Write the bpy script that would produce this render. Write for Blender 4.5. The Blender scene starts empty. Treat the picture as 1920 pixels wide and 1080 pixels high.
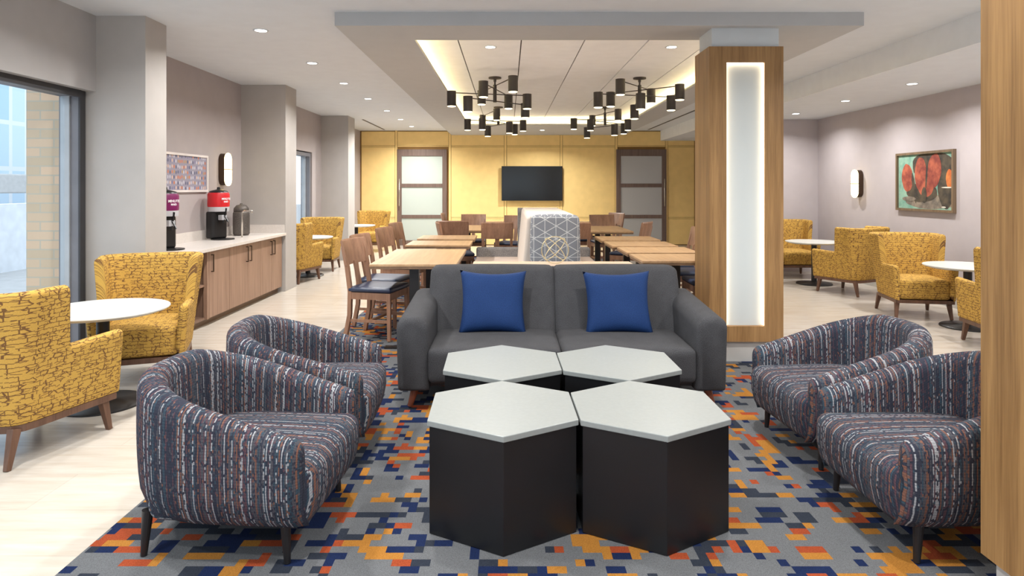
import bpy, bmesh, math, random
from mathutils import Vector, Matrix
C = bpy.context.scene.collection
PI = math.pi
random.seed(4)
# ------------------------------------------------------------------ camera, sky, exposure
F = 1208.0
cam_d = bpy.data.cameras.new('camera'); cam = bpy.data.objects.new('camera', cam_d); C.objects.link(cam)
cam.location = (0, 0, 1.4); cam.rotation_euler = (PI/2, 0, 0)
cam_d.sensor_width = 36; cam_d.lens = F*36/1920; cam_d.shift_x = 8/1920; cam_d.shift_y = -188/1920
cam_d.clip_start = .05
bpy.context.scene.camera = cam
sc = bpy.context.scene
sc.view_settings.view_transform = 'Standard'; sc.view_settings.look = 'None'
sc.view_settings.gamma = 1; sc.view_settings.use_curve_mapping = False
sc.view_settings.exposure = 0.35
w = bpy.data.worlds.new('sky'); sc.world = w; w.use_nodes = True
w.node_tree.nodes['Background'].inputs[0].default_value = (.80, .90, 1.0, 1)
w.node_tree.nodes['Background'].inputs[1].default_value = 1.9
DOWN_W = 21.0      # power of one downlight
COVE = 20.0         # emission of the cove strips
# ------------------------------------------------------------------ materials
def lin(c):
    c = [v/255 for v in c]
    return tuple(v/12.92 if v <= .04045 else ((v+.055)/1.055)**2.4 for v in c) + (1,)
class NT:
    def __init__(s, name, rough=.6, metal=0, spec=.5):
        s.m = bpy.data.materials.new(name); s.m.use_nodes = True; s.t = s.m.node_tree
        s.b = s.t.nodes['Principled BSDF']
        s.b.inputs['Roughness'].default_value = rough; s.b.inputs['Metallic'].default_value = metal
        s.b.inputs['Specular IOR Level'].default_value = spec
    def n(s, typ, **kw):
        x = s.t.nodes.new(typ)
        for k, v in kw.items(): setattr(x, k, v)
        return x
    def l(s, a, b): s.t.links.new(a, b)
    def math(s, op, a, b=None, c=None):
        x = s.n('ShaderNodeMath', operation=op)
        for i, v in enumerate((a, b, c)):
            if v is None: continue
            if hasattr(v, 'links'): s.l(v, x.inputs[i])
            else: x.inputs[i].default_value = v
        return x.outputs[0]
    def coord(s, kind='Object', scale=(1, 1, 1), rot=(0, 0, 0)):
        tc = s.n('ShaderNodeTexCoord'); mp = s.n('ShaderNodeMapping')
        mp.inputs['Scale'].default_value = scale; mp.inputs['Rotation'].default_value = rot
        s.l(tc.outputs[kind], mp.inputs[0]); return mp.outputs[0]
    def noise(s, vec, scale=5, detail=3, rough=.5):
        x = s.n('ShaderNodeTexNoise'); x.inputs['Scale'].default_value = scale
        x.inputs['Detail'].default_value = detail; x.inputs['Roughness'].default_value = rough
        s.l(vec, x.inputs['Vector']); return x.outputs[0]
    def ramp(s, fac, stops, const=False):
        x = s.n('ShaderNodeValToRGB')
        if const: x.color_ramp.interpolation = 'CONSTANT'
        e = x.color_ramp.elements
        while len(e) < len(stops): e.new(.5)
        for i, (p, c) in enumerate(stops): e[i].position = p; e[i].color = lin(c) if len(c) == 3 else c
        s.l(fac, x.inputs[0]); return x.outputs[0]
    def mix(s, fac, a, b, typ='MIX'):
        x = s.n('ShaderNodeMix', data_type='RGBA', blend_type=typ)
        for i, v in ((0, fac), (6, a), (7, b)):
            if hasattr(v, 'links'): s.l(v, x.inputs[i])
            else: x.inputs[i].default_value = v if i == 0 else (lin(v) if len(v) == 3 else v)
        return x.outputs[2]
    def col(s, o): s.l(o, s.b.inputs['Base Color']) if hasattr(o, 'links') else setattr(s.b.inputs['Base Color'], 'default_value', lin(o))
    def bump(s, h, st=.2, d=.002):
        x = s.n('ShaderNodeBump'); x.inputs['Strength'].default_value = st; x.inputs['Distance'].default_value = d
        s.l(h, x.inputs['Height']); s.l(x.outputs[0], s.b.inputs['Normal'])
def paint(name, c, rough=.6, var=.03, metal=0, spec=.5, scale=6):
    m = NT(name, rough, metal, spec); v = m.noise(m.coord(), scale, 2)
    a = tuple(max(0, x*(1-var)) for x in c); b = tuple(min(255, x*(1+var)) for x in c)
    m.col(m.ramp(v, [(.3, a), (.7, b)])); return m.m
def emis(name, c, st):
    m = NT(name, .5); m.col(c); m.b.inputs['Emission Color'].default_value = lin(c); m.b.inputs['Emission Strength'].default_value = st; return m.m
def wood(name, c1, c2, axis=2, rough=.45, sc_=1.0):
    m = NT(name, rough); s = [14*sc_]*3; s[axis] = .7*sc_
    v = m.coord('Object', tuple(s)); n1 = m.noise(v, 1.6, 5, .6)
    s2 = [90*sc_]*3; s2[axis] = 2.5*sc_
    n2 = m.noise(m.coord('Object', tuple(s2)), 1.5, 2)
    k = m.math('MULTIPLY_ADD', n2, .35, m.math('MULTIPLY', n1, .75))
    m.col(m.ramp(k, [(.38, c1), (.68, c2)])); return m.m
def weave(name, c1, c2, scale=260, rough=.9):
    m = NT(name, rough, spec=.2); v = m.coord('UV', (1, 1, 1)); n = m.noise(v, scale, 2, .7); n2 = m.noise(v, 14, 2)
    k = m.math('MULTIPLY_ADD', n2, .12, m.math('MULTIPLY', n, .88))
    m.col(m.ramp(k, [(.36, c1), (.64, c2)])); m.bump(n, .5, .001); return m.m

M = {}
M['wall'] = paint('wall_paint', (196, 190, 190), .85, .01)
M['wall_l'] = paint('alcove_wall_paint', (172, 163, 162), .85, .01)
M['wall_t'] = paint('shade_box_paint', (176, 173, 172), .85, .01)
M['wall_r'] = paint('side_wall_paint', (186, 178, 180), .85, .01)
M['column'] = paint('column_paint', (178, 173, 169), .8, .01)
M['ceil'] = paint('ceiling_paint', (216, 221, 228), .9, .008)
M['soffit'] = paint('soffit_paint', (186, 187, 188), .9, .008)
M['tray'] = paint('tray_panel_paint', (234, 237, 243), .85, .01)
M['gap'] = paint('shadow_gap', (70, 68, 66), .9)
M['neck'] = paint('neck_paint', (206, 212, 216), .8, .01)
M['fascia'] = paint('bulkhead_paint', (236, 240, 243), .85, .01)
M['yellow_wall'] = paint('yellow_wall_panel', (247, 214, 142), .7, .015)
M['yellow_dark'] = paint('yellow_joint', (150, 112, 56), .7)
M['black'] = paint('black_laminate', (23, 23, 25), .35, .06)
M['black_metal'] = paint('black_metal', (30, 28, 29), .4, .05)
M['white_top'] = paint('white_stone', (206, 207, 203), .3, .012, scale=30)
M['hex_top'] = paint('grey_white_quartz', (145, 149, 147), .35, .015, scale=60)
M['quartz'] = paint('counter_quartz', (216, 209, 203), .3, .02, scale=40)
M['chrome'] = paint('brushed_steel', (205, 200, 192), .25, .02, metal=.9)
M['grey_metal'] = paint('window_metal', (118, 118, 124), .45, .03)
M['dark_metal'] = paint('window_metal_dark', (58, 57, 60), .5, .03)
M['alu'] = paint('pale_aluminium', (170, 176, 182), .4, .03)
M['bronze'] = paint('bronze', (72, 54, 42), .4, .05, metal=.5)
M['shade'] = paint('lamp_black', (52, 46, 46), .45, .06)
M['oak_col'] = wood('column_oak', (126, 92, 54), (165, 127, 80), 2)
M['oak_top'] = wood('table_oak', (176, 140, 102), (202, 166, 126), 1, .35)
M['console'] = wood('pale_console_oak', (205, 178, 152), (222, 198, 174), 0, .4)
M['edge'] = wood('table_edge', (112, 88, 66), (134, 106, 80), 1)
M['walnut'] = wood('walnut', (84, 58, 44), (112, 80, 62), 2)
M['chairwood'] = wood('chair_wood', (132, 98, 78), (165, 126, 102), 2, .4)
M['cabinet'] = wood('cabinet_wood', (136, 106, 88), (164, 132, 111), 2)
M['cabinet_in'] = wood('cabinet_inside', (108, 84, 70), (132, 104, 86), 2)
M['doorframe'] = wood('door_wood', (98, 80, 72), (120, 100, 90), 2)
M['redwood'] = wood('red_brown_wood', (112, 58, 38), (140, 76, 50), 2)
M['navy'] = paint('navy_vinyl', (40, 52, 78), .45, .08)
M['sofa'] = weave('charcoal_weave', (50, 50, 52), (80, 80, 83))
M['tweed'] = weave('grey_tweed', (92, 92, 98), (168, 165, 162), 120)
M['cream'] = weave('cream_weave', (208, 198, 188), (226, 216, 206), 200)
M['pink'] = paint('blush_vinyl', (214, 196, 184), .5, .02)
M['blue'] = weave('blue_velvet', (19, 44, 88), (29, 58, 106), 180, .75)
M['screen'] = paint('tv_screen', (16, 18, 19), .18, .05)
M['pane_l'] = emis('frosted_glass_lit', (184, 194, 186), .03)  # both door panes: light from the rooms behind put in as slight emission
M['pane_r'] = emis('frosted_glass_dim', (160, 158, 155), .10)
M['lamp'] = emis('lamp_glow', (255, 238, 196), 4)
M['sconce'] = emis('sconce_glow', (255, 230, 165), 4)
M['down'] = emis('downlight_glow', (255, 252, 246), 7)
M['cove'] = emis('cove_strip', (255, 229, 168), COVE)
M['led'] = emis('column_led', (255, 228, 190), 4.5)
M['colpanel'] = emis('column_glass_panel', (196, 204, 206), .02)
M['grille'] = paint('slot_diffuser', (92, 90, 88), .7)
M['red'] = paint('red_wrap', (205, 34, 42), .4, .04)
M['purple'] = paint('purple_wrap', (120, 24, 86), .4, .04)
M['text'] = paint('white_print', (238, 232, 236), .5)
M['band'] = paint('silver_band', (190, 190, 194), .35)
M['urn'] = paint('dark_steel_mesh', (98, 92, 88), .5, .12, metal=.4, scale=80)
M['frame_w'] = paint('white_frame', (222, 214, 210), .5)
M['frame_b'] = wood('brown_frame', (100, 84, 66), (130, 108, 84), 2)
M['bwhite'] = paint('outside_white_panel', (225, 230, 236), .7)
M['bgrey'] = paint('outside_concrete', (176, 176, 176), .8)
M['brass'] = paint('pale_brass', (214, 200, 160), .3, .03, metal=.8)
M['plinth'] = paint('plinth_grey', (188, 186, 182), .5)

m = NT('floor_porcelain', .2); v = m.coord('Object')                      # long wood-look tiles
br = m.n('ShaderNodeTexBrick'); m.l(v, br.inputs['Vector']); br.inputs['Scale'].default_value = 1
br.inputs['Brick Width'].default_value = 1.4; br.inputs['Row Height'].default_value = .35; br.inputs['Mortar Size'].default_value = .003
br.inputs['Color1'].default_value = lin((200, 193, 183)); br.inputs['Color2'].default_value = lin((190, 182, 171)); br.inputs['Mortar'].default_value = lin((172, 166, 158))
g = m.noise(m.coord('Object', (1.2, 9, 1)), 2, 5, .6)
m.col(m.mix(.55, br.outputs[0], m.ramp(g, [(.3, (182, 168, 150)), (.7, (212, 205, 195))]))); m.bump(br.outputs[1], .15, -.002)
M['floor'] = m.m

m = NT('carpet_pixel_pattern', .95, spec=.1); v = m.coord('Object')
sp = m.n('ShaderNodeVectorMath', operation='SNAP'); m.l(v, sp.inputs[0]); sp.inputs[1].default_value = (.036, .044, 1)
def vor(sc_, off):
    a = m.n('ShaderNodeVectorMath', operation='ADD'); m.l(sp.outputs[0], a.inputs[0]); a.inputs[1].default_value = off
    s2 = m.n('ShaderNodeVectorMath', operation='MULTIPLY'); m.l(a.outputs[0], s2.inputs[0]); s2.inputs[1].default_value = (.8, 1.15, 1)
    x = m.n('ShaderNodeTexVoronoi', voronoi_dimensions='2D', distance='MANHATTAN'); x.inputs['Scale'].default_value = sc_; m.l(s2.outputs[0], x.inputs['Vector'])
    sx = m.n('ShaderNodeSeparateColor'); m.l(x.outputs['Color'], sx.inputs[0]); return sx.outputs[0]
gr, nv, ye, og, ch = (118, 120, 123), (32, 46, 84), (190, 130, 58), (172, 80, 48), (54, 60, 72)
base = m.ramp(vor(16.5, (.02, .02, 0)), [(0, gr), (.32, nv), (.50, gr), (.56, ye), (.74, og), (.84, ch)], True)
over = vor(12.0, (3.3, 7.1, 0))
c2 = m.mix(m.math('GREATER_THAN', over, .74), base, gr)
fz = m.noise(v, 320, 2, .8)
m.col(m.mix(.75, c2, m.mix(1.0, c2, m.ramp(fz, [(.3, (150, 150, 150)), (.7, (255, 255, 255))]), 'MULTIPLY'))); m.bump(fz, .6, .003)
M['carpet'] = m.m

m = NT('striped_boucle', .9, spec=.15)                                     # u runs around the chair, v up it
tc = m.n('ShaderNodeTexCoord'); sx = m.n('ShaderNodeSeparateXYZ'); m.l(tc.outputs['UV'], sx.inputs[0])
wob = m.math('MULTIPLY', m.math('SUBTRACT', m.noise(m.coord('UV', (6, 3, 1)), 6, 2), .5), .006)
u = m.math('ADD', sx.outputs[0], wob)
iu = m.math('FLOOR', m.math('MULTIPLY', u, 1/.0047))
iv = m.math('FLOOR', m.math('MULTIPLY_ADD', sx.outputs[1], 1/.010, m.math('MULTIPLY', iu, .37)))
def wn(a, b):
    cb = m.n('ShaderNodeCombineXYZ'); m.l(a, cb.inputs[0])
    if b is not None: m.l(b, cb.inputs[1])
    x = m.n('ShaderNodeTexWhiteNoise', noise_dimensions='2D'); m.l(cb.outputs[0], x.inputs['Vector']); return x.outputs['Value']
rowc = wn(iu, None); dash = wn(iu, iv)
NV, SL, TE, RU, MA, WH = (66, 69, 83), (98, 97, 104), (70, 90, 104), (146, 104, 88), (110, 82, 90), (188, 190, 194)
base = m.ramp(rowc, [(0, NV), (.20, SL), (.40, TE), (.56, RU), (.68, MA), (.76, NV), (.86, WH)], True)
alt = m.ramp(dash, [(0, NV), (.34, SL), (.55, (60, 62, 76)), (.72, RU), (.80, TE), (.90, MA), (.985, WH)], True)
c = m.mix(m.math('GREATER_THAN', wn(iv, iu), .70), base, alt)
hz = m.math('GREATER_THAN', m.math('FRACT', m.math('MULTIPLY', sx.outputs[1], 1/.011)), .78)
c = m.mix(m.math('MULTIPLY', hz, .35), c, (38, 42, 58))
gp = m.math('LESS_THAN', m.math('FRACT', m.math('MULTIPLY', u, 1/.0047)), .22)
c = m.mix(m.math('MULTIPLY', gp, .5), c, (44, 46, 58))
fz = m.noise(m.coord('UV'), 420, 2, .7)
m.col(m.mix(.8, c, m.mix(1.0, c, m.ramp(fz, [(.3, (140, 140, 140)), (.7, (255, 255, 255))]), 'MULTIPLY'))); m.bump(m.math('FRACT', m.math('MULTIPLY', u, 1/.0047)), .5, .002)
M['stripe'] = m.m

def maze(name, ycol, lcol):                                                # angular line weave on mustard cloth
    m = NT(name, .85, spec=.2)
    v = m.coord('UV', (20, 58, 1)); x = m.n('ShaderNodeTexVoronoi', feature='DISTANCE_TO_EDGE', voronoi_dimensions='2D'); x.inputs['Scale'].default_value = 1
    x.inputs['Randomness'].default_value = 1.0; m.l(v, x.inputs['Vector'])
    line = m.math('LESS_THAN', x.outputs[0], .085)
    tc = m.n('ShaderNodeTexCoord'); sx = m.n('ShaderNodeSeparateXYZ'); m.l(tc.outputs['UV'], sx.inputs[0])
    row = m.math('FLOOR', m.math('MULTIPLY', sx.outputs[1], 1/.05))
    wv = m.math('PINGPONG', m.math('MULTIPLY_ADD', row, .37, m.math('MULTIPLY', sx.outputs[0], 26)), 1.0)
    stp = m.math('SUBTRACT', m.math('SMOOTH_MIN', wv, .7, .05), m.math('MULTIPLY', m.math('FLOOR', m.math('MULTIPLY', wv, 2.4)), .3))
    yy = m.math('MULTIPLY_ADD', stp, .010, sx.outputs[1])
    cb = m.n('ShaderNodeCombineXYZ'); m.l(sx.outputs[0], cb.inputs[0]); m.l(yy, cb.inputs[1])
    bk = m.n('ShaderNodeTexBrick'); m.l(cb.outputs[0], bk.inputs['Vector']); bk.inputs['Scale'].default_value = 1; bk.offset = .37; bk.squash = .6; bk.squash_frequency = 3
    bk.inputs['Brick Width'].default_value = .085; bk.inputs['Row Height'].default_value = .024; bk.inputs['Mortar Size'].default_value = .0019; bk.inputs['Mortar Smooth'].default_value = 0
    line2 = m.math('MULTIPLY', m.math('GREATER_THAN', bk.outputs[1], .5), m.math('GREATER_THAN', m.noise(m.coord('UV'), 20, 1), .42))
    brk = m.math('GREATER_THAN', m.noise(m.coord('UV'), 26, 1), .50)
    k = m.math('MAXIMUM', m.math('MULTIPLY', line, brk), line2)
    base = m.ramp(m.noise(m.coord('UV'), 300, 2, .7), [(.3, tuple(q*.88 for q in ycol)), (.7, ycol)])
    m.col(m.mix(k, base, lcol)); return m.m
M['mustard'] = maze('mustard_maze_cloth', (208, 166, 82), (116, 84, 52))

m = NT('geometric_line_cloth', .85, spec=.2); tc = m.n('ShaderNodeTexCoord'); sx = m.n('ShaderNodeSeparateXYZ'); m.l(tc.outputs['UV'], sx.inputs[0])
def fam(a, b, per, wd, off=0):
    k = m.math('MULTIPLY_ADD', sx.outputs[0], a, m.math('MULTIPLY_ADD', sx.outputs[1], b, off))
    return m.math('LESS_THAN', m.math('FRACT', m.math('MULTIPLY', k, 1/per)), wd)
k = fam(1, 0, .105, .055)
for f in (fam(.5, .866, .105, .06), fam(.5, -.866, .105, .06), fam(0, 1, .19, .03, .03)): k = m.math('MAXIMUM', k, f)
m.col(m.mix(k, m.ramp(m.noise(m.coord('UV'), 200, 2), [(.3, (126, 130, 138)), (.7, (152, 155, 162))]), (214, 216, 216))); M['geo'] = m.m

m = NT('brick_wall', .85); br = m.n('ShaderNodeTexBrick')                   # tan brick, rows on z
tc = m.n('ShaderNodeTexCoord'); sx = m.n('ShaderNodeSeparateXYZ'); m.l(tc.outputs['Object'], sx.inputs[0])
cb = m.n('ShaderNodeCombineXYZ'); m.l(m.math('ADD', sx.outputs[0], sx.outputs[1]), cb.inputs[0]); m.l(sx.outputs[2], cb.inputs[1]); m.l(cb.outputs[0], br.inputs['Vector'])
br.inputs['Scale'].default_value = 1; br.inputs['Brick Width'].default_value = .22; br.inputs['Row Height'].default_value = .075; br.inputs['Mortar Size'].default_value = .006
br.inputs['Color1'].default_value = lin((222, 190, 160)); br.inputs['Color2'].default_value = lin((200, 178, 150)); br.inputs['Mortar'].default_value = lin((190, 180, 162))
m.col(br.outputs[0]); M['brick'] = m.m
m = NT('blue_facade_glass', .2); br = m.n('ShaderNodeTexBrick')
tc = m.n('ShaderNodeTexCoord'); sx = m.n('ShaderNodeSeparateXYZ'); m.l(tc.outputs['Object'], sx.inputs[0])
cb = m.n('ShaderNodeCombineXYZ'); m.l(m.math('ADD', sx.outputs[0], sx.outputs[1]), cb.inputs[0]); m.l(sx.outputs[2], cb.inputs[1]); m.l(cb.outputs[0], br.inputs['Vector'])
br.offset = 0; br.inputs['Scale'].default_value = 1; br.inputs['Brick Width'].default_value = 1.1; br.inputs['Row Height'].default_value = 2.4; br.inputs['Mortar Size'].default_value = .12
br.inputs['Color1'].default_value = lin((160, 190, 214)); br.inputs['Color2'].default_value = lin((186, 206, 222)); br.inputs['Mortar'].default_value = lin((208, 214, 220))
m.col(br.outputs[0]); M['facade'] = m.m

m = NT('window_glass', .0); t = m.t; out = t.nodes['Material Output']       # thin clear glass
tr = m.n('ShaderNodeBsdfTransparent'); gl = m.n('ShaderNodeBsdfGlossy'); gl.inputs['Roughness'].default_value = 0.0
fr = m.n('ShaderNodeLayerWeight'); mx = m.n('ShaderNodeMixShader')
tr.inputs[0].default_value = (.95, .97, .98, 1)
m.l(m.math('MULTIPLY_ADD', m.math('POWER', fr.outputs['Facing'], 5.0), .9, .04), mx.inputs[0]); m.l(tr.outputs[0], mx.inputs[1]); m.l(gl.outputs[0], mx.inputs[2]); m.l(mx.outputs[0], out.inputs[0]); M['glass'] = m.m

m = NT('cup_print', .6); x = m.n('ShaderNodeTexVoronoi', voronoi_dimensions='2D'); x.inputs['Scale'].default_value = 1; x.inputs['Randomness'].default_value = .25
m.l(m.coord('UV', (24, 17, 1)), x.inputs['Vector']); sc3 = m.n('ShaderNodeSeparateColor'); m.l(x.outputs['Color'], sc3.inputs[0])
chip = m.ramp(sc3.outputs[0], [(0, (190, 188, 198)), (.3, (90, 92, 118)), (.45, (196, 120, 84)), (.6, (206, 176, 160)), (.75, (120, 118, 148)), (.9, (176, 140, 96))], True)
m.col(m.mix(m.math('LESS_THAN', x.outputs['Distance'], .33), (146, 142, 158), chip)); M['cups'] = m.m
def mottled(name, a, b, sc_=9):
    m = NT(name, .7); m.col(m.ramp(m.noise(m.coord('Object'), sc_, 4, .6), [(.38, a), (.62, b)])); return m.m
M['p_teal'] = mottled('painted_teal', (112, 158, 142), (150, 184, 164)); M['p_dark'] = mottled('painted_dark', (52, 48, 44), (88, 78, 62))
M['p_red'] = mottled('painted_coral', (128, 56, 48), (182, 96, 70)); M['p_grey'] = mottled('painted_stone', (104, 96, 88), (146, 134, 118))
M['p_orange'] = mottled('painted_orange', (190, 96, 48), (212, 134, 70)); M['p_white'] = paint('painted_white', (226, 220, 206))

# ------------------------------------------------------------------ helpers
def fin(me, mats, smooth, uv):
    for mm in (mats if isinstance(mats, (list, tuple)) else [mats]): me.materials.append(M[mm])
    if smooth:
        for p in me.polygons: p.use_smooth = True
    if uv and not me.uv_layers:
        L = me.uv_layers.new(name='UVMap').data
        for p in me.polygons:
            n = p.normal; ax = max(range(3), key=lambda i: abs(n[i]))
            for li in p.loop_indices:
                v = me.vertices[me.loops[li].vertex_index].co
                L[li].uv = (v.y, v.z) if ax == 0 else ((v.x, v.z) if ax == 1 else (v.y, v.x))
def link(name, me, parent=None, loc=None, rz=0):
    o = bpy.data.objects.new(name, me); C.objects.link(o)
    if parent is not None: o.parent = parent
    if loc is not None: o.location = loc
    if rz: o.rotation_euler = (0, 0, rz)
    return o
def obj(name, bm, mat, parent=None, bevel=0, smooth=False, uv=True, seg=2):
    bmesh.ops.recalc_face_normals(bm, faces=bm.faces[:])
    me = bpy.data.meshes.new(name); bm.to_mesh(me); bm.free(); me.update()
    fin(me, mat, smooth, uv)
    o = link(name, me, parent)
    if bevel:
        b = o.modifiers.new('bevel', 'BEVEL'); b.width = bevel; b.segments = seg; b.limit_method = 'ANGLE'; b.angle_limit = .7
    return o
def sm(o, ang=40):       # smooth with sharp edges kept
    me = o.data
    for p in me.polygons: p.use_smooth = True
    bm = bmesh.new(); bm.from_mesh(me)
    for e in bm.edges:
        if len(e.link_faces) == 2 and e.calc_face_angle(0) > math.radians(ang): e.smooth = False
    bm.to_mesh(me); bm.free(); return o
def B(): return bmesh.new()
def box(bm, x0, x1, y0, y1, z0, z1, mi=0):
    vs = [bm.verts.new((x, y, z)) for x in (x0, x1) for y in (y0, y1) for z in (z0, z1)]
    for f in ((0, 1, 3, 2), (4, 6, 7, 5), (0, 4, 5, 1), (2, 3, 7, 6), (0, 2, 6, 4), (1, 5, 7, 3)):
        fc = bm.faces.new([vs[i] for i in f]); fc.material_index = mi
    return vs
def bx(*a): bm = B(); box(bm, *a); return bm
def bar(bm, p0, p1, w0, w1=None, up=(0, 0, 1), asp=1.0):      # square tapered bar
    w1 = w0 if w1 is None else w1; p0 = Vector(p0); p1 = Vector(p1); d = (p1-p0).normalized(); u = Vector(up)
    if abs(d.dot(u)) > .95: u = Vector((1, 0, 0))
    a = d.cross(u).normalized(); b = a.cross(d).normalized(); r = []
    for p, w_ in ((p0, w0), (p1, w1)):
        r.append([bm.verts.new(p+a*sx*w_/2*asp+b*sy*w_/2) for sx, sy in ((-1, -1), (1, -1), (1, 1), (-1, 1))])
    for i in range(4): bm.faces.new((r[0][i], r[0][(i+1) % 4], r[1][(i+1) % 4], r[1][i]))
    bm.faces.new(r[0][::-1]); bm.faces.new(r[1])
def tube(bm, p0, p1, r0, r1=None, n=20, cap=True):
    r1 = r0 if r1 is None else r1; p0 = Vector(p0); p1 = Vector(p1); d = (p1-p0).normalized()
    u = Vector((0, 0, 1)) if abs(d.z) < .9 else Vector((1, 0, 0)); a = d.cross(u).normalized(); b = a.cross(d)
    R = [[bm.verts.new(p+(a*math.cos(2*PI*i/n)+b*math.sin(2*PI*i/n))*r) for i in range(n)] for p, r in ((p0, r0), (p1, r1))]
    for i in range(n): bm.faces.new((R[0][i], R[0][(i+1) % n], R[1][(i+1) % n], R[1][i]))
    if cap: bm.faces.new(R[0][::-1]); bm.faces.new(R[1])
def polytube(bm, pts, r, n=8, closed=False):
    pts = [Vector(p) for p in pts]; N = len(pts); R = []
    for i, p in enumerate(pts):
        a_ = pts[(i-1) % N] if (closed or i) else p; b_ = pts[(i+1) % N] if (closed or i < N-1) else p
        d = (b_-a_).normalized(); u = Vector((0, 1, 0)) if abs(d.y) < .9 else Vector((1, 0, 0)); a = d.cross(u).normalized(); b = a.cross(d)
        R.append([bm.verts.new(p+(a*math.cos(2*PI*k/n)+b*math.sin(2*PI*k/n))*r) for k in range(n)])
    for i in range(N if closed else N-1):
        A, Bq = R[i], R[(i+1) % N]
        for k in range(n): bm.faces.new((A[k], A[(k+1) % n], Bq[(k+1) % n], Bq[k]))
    if not closed: bm.faces.new(R[0][::-1]); bm.faces.new(R[-1])
def lathe(bm, prof, n=40, c=(0, 0, 0)):
    R = []
    for r, z in prof:
        R.append([bm.verts.new((c[0]+r*math.cos(2*PI*i/n), c[1]+r*math.sin(2*PI*i/n), c[2]+z)) for i in range(n)] if r > 1e-5 else [bm.verts.new((c[0], c[1], c[2]+z))])
    for A, D in zip(R, R[1:]):
        for i in range(n):
            j = (i+1) % n
            if len(A) == 1 and len(D) == 1: continue
            if len(A) == 1: bm.faces.new((A[0], D[j], D[i]))
            elif len(D) == 1: bm.faces.new((A[i], A[j], D[0]))
            else: bm.faces.new((A[i], A[j], D[j], D[i]))
    if len(R[0]) > 1: bm.faces.new(R[0][::-1])
    if len(R[-1]) > 1: bm.faces.new(R[-1])
def prism(bm, pts, z0, z1):
    a = [bm.verts.new((x, y, z0)) for x, y in pts]; b = [bm.verts.new((x, y, z1)) for x, y in pts]; n = len(pts)
    bm.faces.new(a[::-1]); bm.faces.new(b)
    for i in range(n): bm.faces.new((a[i], a[(i+1) % n], b[(i+1) % n], b[i]))
def cushion(name, c, s, r, mat, parent, puff=0.0, n=14, warp=None):
    """soft block centred at c with size s, edge radius r, faces swelling by puff"""
    bm = B(); h = Vector(s)/2; vm = {}
    def V(p):
        k = tuple(round(q, 5) for q in p)
        if k in vm: return vm[k]
        q = Vector((p[0]*h.x, p[1]*h.y, p[2]*h.z)); inner = Vector([max(-(h[i]-r), min(h[i]-r, q[i])) for i in range(3)])
        d = q-inner
        if d.length > 1e-6: q = inner+d.normalized()*r
        for i in range(3):
            j, l_ = (i+1) % 3, (i+2) % 3
            if abs(p[i]) > .999: q[i] += math.copysign(puff*(1-p[j]**2)*(1-p[l_]**2), p[i])
        if warp: q = warp(q)
        vm[k] = bm.verts.new(q+Vector(c)); return vm[k]
    # denser near the edges
    g = [math.copysign(abs(math.sin(PI/2*(2*i/n-1))), 2*i/n-1) if i not in (0, n) else (-1 if i == 0 else 1) for i in range(n+1)]
    for ax in range(3):
        for sgn in (-1, 1):
            for i in range(n):
                for j in range(n):
                    q = []
                    for a, b in ((g[i], g[j]), (g[i+1], g[j]), (g[i+1], g[j+1]), (g[i], g[j+1])):
                        p = [0, 0, 0]; p[ax] = sgn; p[(ax+1) % 3] = a; p[(ax+2) % 3] = b; q.append(V(p))
                    if len(set(q)) > 2:
                        try: bm.faces.new(q if sgn > 0 else q[::-1])
                        except ValueError: pass
    return obj(name, bm, mat, parent, smooth=True)
def thing(name, label, cat, loc=(0, 0, 0), rz=0, group=None):
    o = bpy.data.objects.new(name, None); C.objects.link(o); o.empty_display_size = .1
    o.location = loc; o.rotation_euler = (0, 0, rz); return tag(o, label, cat, group)
def tag(o, label, cat, group=None):
    o['label'] = label; o['category'] = cat
    if group: o['group'] = group
    return o
def struct(name, bm, mat, parent=None, bevel=0):
    o = obj(name, bm, mat, parent, bevel)
    if parent is None: o['kind'] = 'structure'
    return o
def dup(root, loc, rz, label=None, scale=None):
    def cp(o, par):
        c = o.copy(); C.objects.link(c)
        if par is not None: c.parent = par
        for ch in kids.get(o.name, []): cp(ch, c)
        return c
    kids = {}
    def walk(o):
        kids[o.name] = list(o.children)
        for ch in o.children: walk(ch)
    walk(root); r = cp(root, None); r.location = loc; r.rotation_euler = (0, 0, rz)
    if label: r['label'] = label
    return r
used = set()
def place(proto, loc, rz, label):
    if proto.name not in used:
        used.add(proto.name); proto.location = loc; proto.rotation_euler = (0, 0, rz); proto['label'] = label; return proto
    return dup(proto, loc, rz, label)
R = math.radians

# ------------------------------------------------------------------ the room
H = 2.79
struct('floor', bx(-3.9, 5.4, -3.2, 15.9, -.12, 0), 'floor')
c = obj('carpet', bx(-1.63, 2.2, .6, 13.2, 0.0, .004), 'carpet'); tag(c, 'grey carpet with navy, orange and mustard pixel pattern under the lounge seats', 'carpet')
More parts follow.
